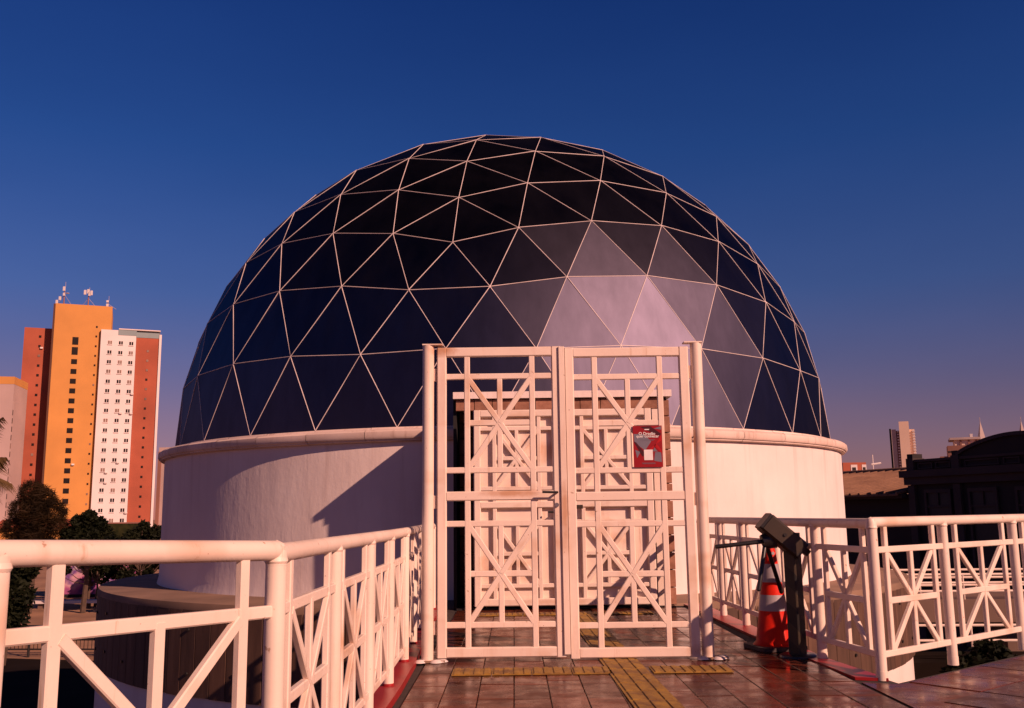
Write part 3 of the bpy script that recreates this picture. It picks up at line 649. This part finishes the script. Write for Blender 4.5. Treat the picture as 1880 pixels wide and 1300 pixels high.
    part('pier', MB().box(-7.45, -6.5, -.5, 10, 0, 21 - GZ), 'far_brown', T4); part('pier', MB().box(-2.2, -1.2, -.3, 8, 22.3 - GZ, 24 - GZ), 'far_brown', T4)
    part('roof_box', MB().box(-1.0, 5.9, -.2, 8, 22.3 - GZ, 23.8 - GZ), 'tower_white', T4)
    part('roof_window', MB().box(.2, 2.6, -.3, -.15, 22.5 - GZ, 23.5 - GZ), 'window_dark', T4)
    T5 = thing('boundary_wall', 'green painted wall below the white tower wing', 'wall', loc=(-90, 218, GZ))
    part('wall', MB().box(-6, 8, 0, .4, 0, 4.6), 'leaf_mid', T5); part('coping', MB().box(-6.1, 8.1, -.1, .5, 4.6, 4.9), 'far_brown', T5)
    T6 = thing('low_shed', 'low orange roofed shed in front of the tower foot', 'shed', loc=(-98, 205, GZ))
    part('wall', MB().box(-11, 6, 0, 6, 0, 4.2), 'tower_ochre', T6); part('roof', MB().add([(-11.5, -1, 4.1), (6.5, -1, 4.1), (6.5, 3, 5.8), (-11.5, 3, 5.8)], [(0, 1, 2, 3)]), 'tower_brick', T6)
build_towers()

# ------------------------------------------------------------------ buildings right
def build_right():
    # distant tower
    T = thing('apartment_tower', 'slim cream high-rise with stepped top above the tiled roof', 'tower', loc=(88.6, 220, GZ), rz=R(-22))
    part('core', MB().box(.0, 2.1, -.6, 6, 0, 20.9 - GZ), 'far_cream', T)
    part('left_wing', MB().box(-1.75, -.72, 0, 6, 0, 19.2 - GZ), 'spire_stone', T)
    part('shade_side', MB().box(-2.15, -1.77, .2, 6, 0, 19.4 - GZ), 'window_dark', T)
    part('recess', MB().box(-.70, -.02, .3, 6, 0, 18.9 - GZ), 'far_brown', T)
    part('right_wing', MB().box(2.12, 3.2, .1, 6, 0, 19.1 - GZ), 'far_cream', T)
    slab = MB().box(-.52, -.12, -.15, .32, 0, .28).mesh('balcony', 'tower_white'); s2 = MB().box(2.75, 3.32, -.25, .12, 0, .28).mesh('balcony', 'tower_white')
    for i in range(16): link('balcony', slab, T, (0, 0, 23.0 - i * .62)); link('balcony', s2, T, (0, 0, 23.0 - i * .62))
    T = thing('apartment_tower', 'cream block with flat roof slab behind the arched parapet', 'tower', loc=(101.5, 220, GZ), rz=R(-22))
    w = part('wall', MB().box(-.4, 4.6, 0, 8, 0, 16.6 - GZ), 'far_cream', T); part('roof_slab', MB().box(-1.4, 5.0, -.6, 8, 16.6 - GZ, 17.1 - GZ), 'spire_stone', T)
    part('roof_box', MB().box(2.9, 3.5, .5, 3, 17.1 - GZ, 17.9 - GZ), 'tower_white', T)
    for x in (.7, 2.4, 3.9): part('pier', MB().box(x, x + .35, -.25, 0, 0, 16.5 - GZ), 'far_brown', T)
    T = thing('apartment_tower', 'dark brown stepped block left of the cream flat-roofed block', 'tower', loc=(97.3, 214, GZ), rz=R(-22))
    part('wall', MB().box(-.6, 3.2, 0, 6, 0, 14.9 - GZ), 'far_brown', T); part('step', MB().box(-2.2, -.62, .3, 6, 0, 12.6 - GZ), 'far_brown', T)
    for i in range(5): part('floor_band', MB().box(-.65, 3.25, -.08, 0, 8.2 - GZ + i * 1.3, 8.5 - GZ + i * 1.3), 'old_wall', T)
    # church spires
    T = thing('cathedral', 'pair of pointed grey church spires behind the arched parapet', 'church', loc=(107.3, 220, GZ))
    for x in (0.0, 9.4):
        z0 = 12 - GZ; hw = 1.35; top = (x, 0, 20.9 - GZ)
        part('spire', MB().add([(x - hw, -hw, z0), (x + hw, -hw, z0), (x + hw, hw, z0), (x - hw, hw, z0), top], [(0, 1, 4), (1, 2, 4), (2, 3, 4), (3, 0, 4), (3, 2, 1, 0)]), 'spire_stone', T).rotation_euler = (0, 0, 0)
        part('tower', MB().box(x - 1.7, x + 1.7, -1.7, 1.7, 0, z0), 'spire_stone', T); part('finial', MB().tube([(x, 0, 20.6 - GZ), (x, 0, 21.7 - GZ)], .06, 5), 'spire_stone', T)
    # low brick houses and mast at the dome's right
    for i, (x, wd, zt, lab) in enumerate(((74.8, 3.2, 11.7, 'low terracotta house with pale gable beside the cornice edge'), (78.6, 2.2, 11.8, 'second small terracotta house left of the white mast'))):
        T = thing('house', lab, 'house', 'far terracotta houses', loc=(x, 219 + i * 2, GZ))
        part('wall', MB().box(0, wd, 0, 5, 0, zt - GZ), 'tower_brick', T); part('gable', MB().box(wd * .55, wd + .02, -.08, 4, 0, zt - .5 - GZ), 'ledge_pale', T)
        part('opening', MB().box(wd * .65, wd * .9, -.16, .0, zt - 2.0 - GZ, zt - 1.1 - GZ), 'old_wall', T)
    T = thing('mast', 'thin white mast rising behind the tiled roof', 'mast', loc=(82.4, 221, GZ)); part('pole', MB().tube([(0, 0, 0), (0, 0, 13.5 - GZ)], .12, 6), 'tower_white', T); part('arm', MB().tube([(-.4, 0, 11.3 - GZ), (1.8, 0, 11.6 - GZ)], .22, 6), 'tower_white', T)
    # old town house with parapet; local x runs along the facade towards the viewer's right
    A = Vector((16.40, 40.0, GZ)); dirv = Vector((.39, -.92, 0)).normalized(); rz = math.atan2(dirv.y, dirv.x)
    T = thing('old_town_house', 'dark old town house with panelled parapet and arched gable at right', 'building', loc=A, rz=rz)
    # local frame: +x along facade, +y points away from the walkway side (to the right)
    zc = 2.5 - GZ; L = 34.0
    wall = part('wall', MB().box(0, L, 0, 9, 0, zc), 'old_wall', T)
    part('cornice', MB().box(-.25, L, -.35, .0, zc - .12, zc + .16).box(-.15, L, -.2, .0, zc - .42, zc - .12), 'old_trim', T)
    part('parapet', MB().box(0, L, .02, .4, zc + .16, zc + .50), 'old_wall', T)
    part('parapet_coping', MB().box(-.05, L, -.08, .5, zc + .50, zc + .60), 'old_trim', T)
    for x in (.0, 2.3, 7.9, 10.2, 16.0, 21.8, 27.6):
        part('pilaster', MB().box(x - .02, x + .32, -.14, .0, 0, zc - .44), 'old_trim', T)
        part('pier', MB().box(x - .04, x + .34, -.12, .52, zc + .17, zc + .66), 'old_trim', T); part('finial', MB().box(x + .0, x + .30, -.08, .45, zc + .66, zc + .84), 'old_wall', T)
    for x0, x1 in ((.5, 1.25), (1.42, 2.15), (2.85, 4.4), (4.6, 5.3), (5.5, 7.6), (8.4, 10.0), (10.7, 15.6), (16.6, 21.4)):
        for a, b2, c2, d2 in ((x0, x1, zc + .21, zc + .25), (x0, x1, zc + .41, zc + .45), (x0, x0 + .04, zc + .25, zc + .41), (x1 - .04, x1, zc + .25, zc + .41)): part('panel_moulding', MB().box(a, b2, -.05, .018, c2, d2), 'old_trim', T)
    seg = []; n = 24; ax0, ax1 = 2.5, 8.0; rise = .62
    for i in range(n + 1):
        k = i / n; seg.append((ax0 + (ax1 - ax0) * k, zc + .61 + rise * math.sin(math.pi * k) ** .8))
    mb = MB()
    for (xa, za), (xb, zb) in zip(seg, seg[1:]): mb.add([(xa, .0, zc + .601), (xb, .0, zc + .601), (xb, .0, zb), (xa, .0, za), (xa, .4, zc + .601), (xb, .4, zc + .601), (xb, .4, zb), (xa, .4, za)], [(0, 1, 2, 3), (7, 6, 5, 4), (3, 2, 6, 7)])
    g = part('arched_gable', mb, 'old_wall', T); mb = MB()
    for (xa, za), (xb, zb) in zip(seg, seg[1:]): mb.add([(xa, -.1, za), (xb, -.1, zb), (xb, -.1, zb + .14), (xa, -.1, za + .14), (xa, .5, za), (xb, .5, zb), (xb, .5, zb + .14), (xa, .5, za + .14)], [(0, 1, 2, 3), (7, 6, 5, 4), (3, 2, 6, 7), (1, 0, 4, 5)])
    part('gable_coping', mb, 'old_trim', g)
    for x in (.85, 3.0, 5.1, 8.7, 11.0, 13.4, 17.2, 19.6, 23, 25.4):
        for z0, z1 in ((1.75 - GZ - 3.2, 1.75 - GZ), (.4, 2.6)):
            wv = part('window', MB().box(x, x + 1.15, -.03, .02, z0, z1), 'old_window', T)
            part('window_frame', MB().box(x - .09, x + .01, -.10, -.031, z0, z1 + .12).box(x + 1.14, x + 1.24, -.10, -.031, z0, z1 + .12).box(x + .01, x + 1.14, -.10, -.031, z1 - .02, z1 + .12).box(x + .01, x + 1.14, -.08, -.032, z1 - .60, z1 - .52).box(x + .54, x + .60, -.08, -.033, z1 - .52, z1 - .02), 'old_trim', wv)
    # lower house with tiled roof
    T = thing('tiled_roof_house', 'low house with brown tiled roof beside the dome wall', 'house', loc=(16.40, 40.0, GZ), rz=rz)
    ze = 1.95 - GZ
    part('wall', MB().box(-16, -.3, .3, 8, 0, ze - .35), 'old_wall', T)
    part('eaves', MB().box(-16.2, -.28, -.25, .3, ze - .40, ze - .22).box(-16.2, -.28, .05, .31, ze - 1.3, ze - 1.15), 'old_trim', T)
    roof = part('roof', MB().add([(-16.3, -.45, ze - .22), (-.28, -.45, ze - .22), (-.28, 7.5, ze + 1.12), (-12.6, 7.5, ze + 1.12), (-16.3, -.45, ze - .30), (-.28, -.45, ze - .30), (-.28, 7.5, ze + 1.04), (-12.6, 7.5, ze + 1.04), (-16.3, 15, ze - .22)], [(0, 1, 2, 3), (7, 6, 5, 4), (0, 4, 5, 1), (0, 3, 8)]), 'roof_tile', T)
    for i in range(30):
        x = -16.0 + i * .54; k = max(0.0, min(1.0, (x + 16.3) / 3.7)); part('tile_row', MB().tube([(x, -.48, ze - .20), (x, -.45 + 7.95 * k + .01, ze - .20 + 1.34 * k)], .075, 6), 'roof_tile', roof)
    part('ridge', MB().tube([(-12.6, 7.5, ze + 1.14), (-.3, 7.5, ze + 1.14)], .16, 8), 'roof_tile', roof)
build_right()

# ------------------------------------------------------------------ plants and plaza
def leaf_cloud(blobs, count, size, rnd, droop=0.0, thin=1.0):
    """many small leaf faces spread through lumpy clumps"""
    mb = MB(); tot = sum(b[3] ** 2 for b in blobs)
    for bx, by, bz, br in blobs:
        for _ in range(int(count * br * br / tot)):
            while True:
                d = Vector((rnd.uniform(-1, 1), rnd.uniform(-1, 1), rnd.uniform(-1, 1)))
                if .02 < d.length < 1: break
            d = d.normalized() * (d.length ** .45) * br * rnd.uniform(.8, 1.12); p = Vector((bx, by, bz)) + d
            a = Vector((rnd.gauss(0, 1), rnd.gauss(0, 1), rnd.gauss(0, .7) - droop)).normalized(); b = a.cross(Vector((rnd.gauss(0, 1), rnd.gauss(0, 1), rnd.gauss(0, 1)))).normalized()
            s = size * rnd.uniform(.6, 1.4); t = s * .42 * thin
            mb.add([p - a * s, p + b * t, p + a * s, p - b * t], [(0, 1, 2, 3)])
    return mb
def tree(name, label, cat, loc, h, blobs, n, leaf, mat, group=None, seed=1, droop=0., thin=1., trunk_r=.18):
    rnd = random.Random(seed); T = thing(name, label, cat, group, loc)
    tr = part('trunk', MB().tube([(0, 0, -.1), (.1, .05, h * .3), (.0, .1, h * .62), (.05, .05, h * .85)], [trunk_r, trunk_r * .8, trunk_r * .5, trunk_r * .2], 8), 'bark', T, True)
    lm = MB()
    for bx, by, bz, br in blobs: lm.tube([(0, .05, min(h * .5, bz * .6)), (bx * .5, by * .5, bz * .72), (bx, by, bz)], [trunk_r * .45, trunk_r * .3, trunk_r * .1], 6)
    part('limb', lm, 'bark', tr, True)
    part('crown', leaf_cloud(blobs, n, leaf, rnd, droop, thin), mat, T)
    return T
def lumps(rnd, n, rx, ry, z0, z1, r0, r1):
    out = []
    for _ in range(n):
        a = rnd.uniform(0, 6.283); k = rnd.uniform(.2, 1) ** .5; out.append((rx * k * math.cos(a), ry * k * math.sin(a), rnd.uniform(z0, z1), rnd.uniform(r0, r1)))
    return out
def build_plants():
    r = random.Random(3)
    tree('feathery_tree', 'brown feathery casuarina-like tree before the tower at the left', 'tree', (-29.6, 60, GZ), 8.4,
         [(-.3, 0, 7.3, .75), (.4, 0, 6.9, .8), (-.9, .2, 6.2, .8), (.95, .2, 6.1, .85), (.1, -.3, 5.9, .9), (-1.3, 0, 5.1, .7), (1.5, 0, 5.2, .6), (.2, 0, 4.6, .9), (-.7, .3, 3.9, .8), (.9, 0, 3.9, .7)], 14000, .27, 'leaf_feathery', seed=5, thin=.15, trunk_r=.2)
    tree('round_tree', 'dark round-crowned tree below the white tower wing', 'tree', (-26.3, 60, GZ), 6.4,
         [(.1, 0, 5.75, .42), (-.55, 0, 5.45, .45), (.75, 0, 5.3, .42), (-.05, .3, 5.2, .6), (-1.15, 0, 4.75, .42), (1.2, .1, 4.8, .36), (.5, -.3, 4.6, .55), (-.5, -.3, 4.5, .55), (-1.3, 0, 4.1, .35), (1.25, 0, 4.15, .4), (.1, .2, 3.9, .5)], 7000, .16, 'leaf_dark', seed=8)
    for i, (x, y, w, zt, lab) in enumerate(((-22.6, 59, 1.9, 5.75, 'dark leafy shrub mass against the dome wall'), (-24.6, 66, 1.5, 5.2, 'low dark shrub between the round tree and the dome wall'), (-34.5, 66, 2.2, 5.3, 'low dark shrub at the far left frame edge'), (-29.5, 68, 2.6, 4.9, 'low dark bush between the feathery and round trees'))):
        tree('shrub', lab, 'shrub', (x, y, GZ), zt, lumps(r, 20, w * .95, 1.0, zt * .35, zt * .88, .25, .62), 6500, .13, 'leaf_dark', 'shrubs beyond the plaza', seed=20 + i, trunk_r=.1)
    tree('plaza_tree', 'black shaded tree seen under the near left rail', 'tree', (-20.1, 39, GZ), 4.4, lumps(r, 10, .75, .7, 1.6, 3.9, .45, .7), 6000, .13, 'leaf_dark', seed=31, trunk_r=.1)
    tree('plaza_tree', 'small dark tree between the two graffiti panels', 'tree', (-27.3, 64, GZ), 4.0, lumps(r, 7, .7, .6, 2.4, 3.6, .4, .65), 3500, .13, 'leaf_dark', seed=33, trunk_r=.09)
    # palm at the frame edge
    T = thing('palm', 'brown palm with a drooping frond at the left frame edge', 'palm', None, (-12.95, 22, GZ - .05))
    part('trunk', MB().tube([(0, 0, 0), (.1, 0, 3.4), (.05, 0, 6.6)], [.2, .16, .14], 10), 'bark', T, True)
    rnd = random.Random(4)
    for k in range(13):
        a = k * 2.399; el = rnd.uniform(.25, 1.0); ln = rnd.uniform(1.7, 2.3)
        if k == 0: a, el, ln = 0.0, 1.12, 1.85
        if k == 1: a, el, ln = .1, .2, 1.1
        elif k > 1: ln *= .75
        pts = []; p = Vector((.05, 0, 6.6)); d = Vector((math.cos(a) * math.cos(el), math.sin(a) * math.cos(el), math.sin(el)))
        mb = MB()
        for i in range(16):
            pts.append(p.copy()); side = d.cross(Vector((0, 0, 1))).normalized(); up = side.cross(d)
            for s in (-1, 1):
                for q in (0, .03, .06, .09):
                    l = .60 * math.sin(math.pi * (i + 2) / 19) * rnd.uniform(.8, 1.1); b = p + d * q; tip = b + side * s * l * .8 + d * l * .55 + Vector((0, 0, -.55 * l - rnd.uniform(0, .14)))
                    mb.add([b - d * .016, tip, b + d * .022, b + up * .012], [(0, 1, 2), (0, 1, 3)])
            p = p + d * (ln / 16); d = (d + Vector((0, 0, -.055))).normalized()
        mb.tube(pts, [.028 * (1 - i / 18) for i in range(16)], 5); part('frond', mb, 'leaf_palm', T)
    # graffiti kiosks, ledge and plaza rail
    for i, (x, y, wd, lab) in enumerate(((-33.7, 72, 2.95, 'pink and purple graffiti panel below the left rail'), (-31.2, 74, 2.8, 'blue and purple graffiti panel next to the dome wall'))):
        T = thing('graffiti_kiosk', lab, 'kiosk', 'graffiti kiosks on the plaza', (x, y, GZ))
        part('wall', MB().box(0, wd, 0, 2.4, 0, 2.95), 'graffiti', T); part('roof', MB().box(-.2, wd + .2, -.3, 2.6, 2.953, 3.15), 'dark_void', T)
        part('post', MB().box(wd * .82, wd * .86, -.12, -.01, 0, 2.95), 'dark_void', T); part('plinth', MB().box(-.02, wd + .02, -.06, 2.42, 0, .22), 'dark_void', T)
    T = thing('plaza_bench', 'long pale concrete bench ledge in front of the graffiti', 'bench', None, (-27.6, 63, GZ)); part('seat', MB().box(-3.4, 3.2, 0, .9, .32, .50), 'ledge_pale', T)
    for x in (-3.0, -.2, 2.6): part('support', MB().box(x, x + .35, .2, .8, 0, .318), 'ledge_concrete', T)
    T = thing('plaza_railing', 'dark low railing across the lower plaza at left', 'railing', None, (-21.5, 41.5, GZ))
    part('top_rail', MB().tube([(-2, 0, 1.25), (9.5, -1.0, 1.25)], .045, 8), 'black_metal', T)
    for z, h in ((.72, .10), (.32, .06)): part('cross_rail', MB().bar((-2, 0, z), (9.5, -1.0, z), h, .05, (0, -1, 0)), 'black_metal', T)
    for k in range(8): x = -2 + 11.5 * k / 7; part('post', MB().tube([(x, -1.0 * k / 7, 0), (x, -1.0 * k / 7, 1.25)], .055, 8), 'black_metal', T)
    pm = MB()
    for k in range(70):
        x = -2 + 11.5 * k / 69; pm.tube([(x, -1.0 * k / 69, .32), (x, -1.0 * k / 69, 1.2)], .014, 5)
    tag(part('baluster', pm, 'black_metal', T), kind='stuff')
    # lower ramp with white rails and planting at right
    T = thing('access_ramp', 'pale concrete ramp with white pipe rails below the right railing', 'ramp', None, (6.6, 18.2, 0), R(-4))
    part('ramp_slab', MB().box(0, 6.5, 0, 1.6, -.95, -.55), 'ledge_concrete', T); [part('ramp_pier', MB().box(.6 + 1.9 * k, .9 + 1.9 * k, .4, 1.2, GZ, -.952), 'ledge_concrete', T) for k in range(4)]
    part('lower_slab', MB().box(-.2, 5.2, -1.4, -.1, -1.75, -1.45), 'court_shade', T); [part('ramp_pier', MB().box(.5 + 2.0 * k, .8 + 2.0 * k, -1.1, -.3, GZ, -1.752), 'court_shade', T) for k in range(3)]  # lower slab takes the court's painted shade colour
    for yy in (0.05, 1.5):
        for z in (-.10, -.25, -.40): part('hand_rail', MB().tube([(0, yy, z), (6.5, yy, z)], .022, 8), 'cream_paint', T)
        for k in range(9): part('rail_post', MB().tube([(.1 + k * .78, yy, -.56), (.1 + k * .78, yy, -.10)], .016, 8), 'cream_paint', T)
    for z in (-.85, -1.10): part('hand_rail', MB().tube([(-.2, -1.35, z), (5.2, -1.35, z)], .022, 8), 'cream_paint', T)
    for k in range(5): part('rail_post', MB().tube([(-.1 + k * 1.3, -1.35, -1.46), (-.1 + k * 1.3, -1.35, -.85)], .02, 8), 'cream_paint', T)
    for i, (x, y, zt, w, lab, mt) in enumerate(((7.4, 14.6, 3.7, .9, 'dark shrub under the ramp behind the first right bay', 'leaf_dark'), (9.0, 14.2, 3.9, 1.0, 'leafy shrub below the second right railing bay', 'leaf_dark'), (6.2, 12.4, 4.15, .9, 'dark low planting just below the right deck edge', 'leaf_dark'), (7.9, 12.2, 4.35, 1.1, 'low leafy planting at the right frame edge below the deck', 'leaf_dark'))):
        tree('shrub', lab, 'shrub', (x, y, GZ), zt, lumps(r, 9, w, .7, zt * .5, zt * .93, .28, .5), 9000, .055, mt, 'shrubs below the walkway', seed=50 + i, trunk_r=.06)
build_plants()
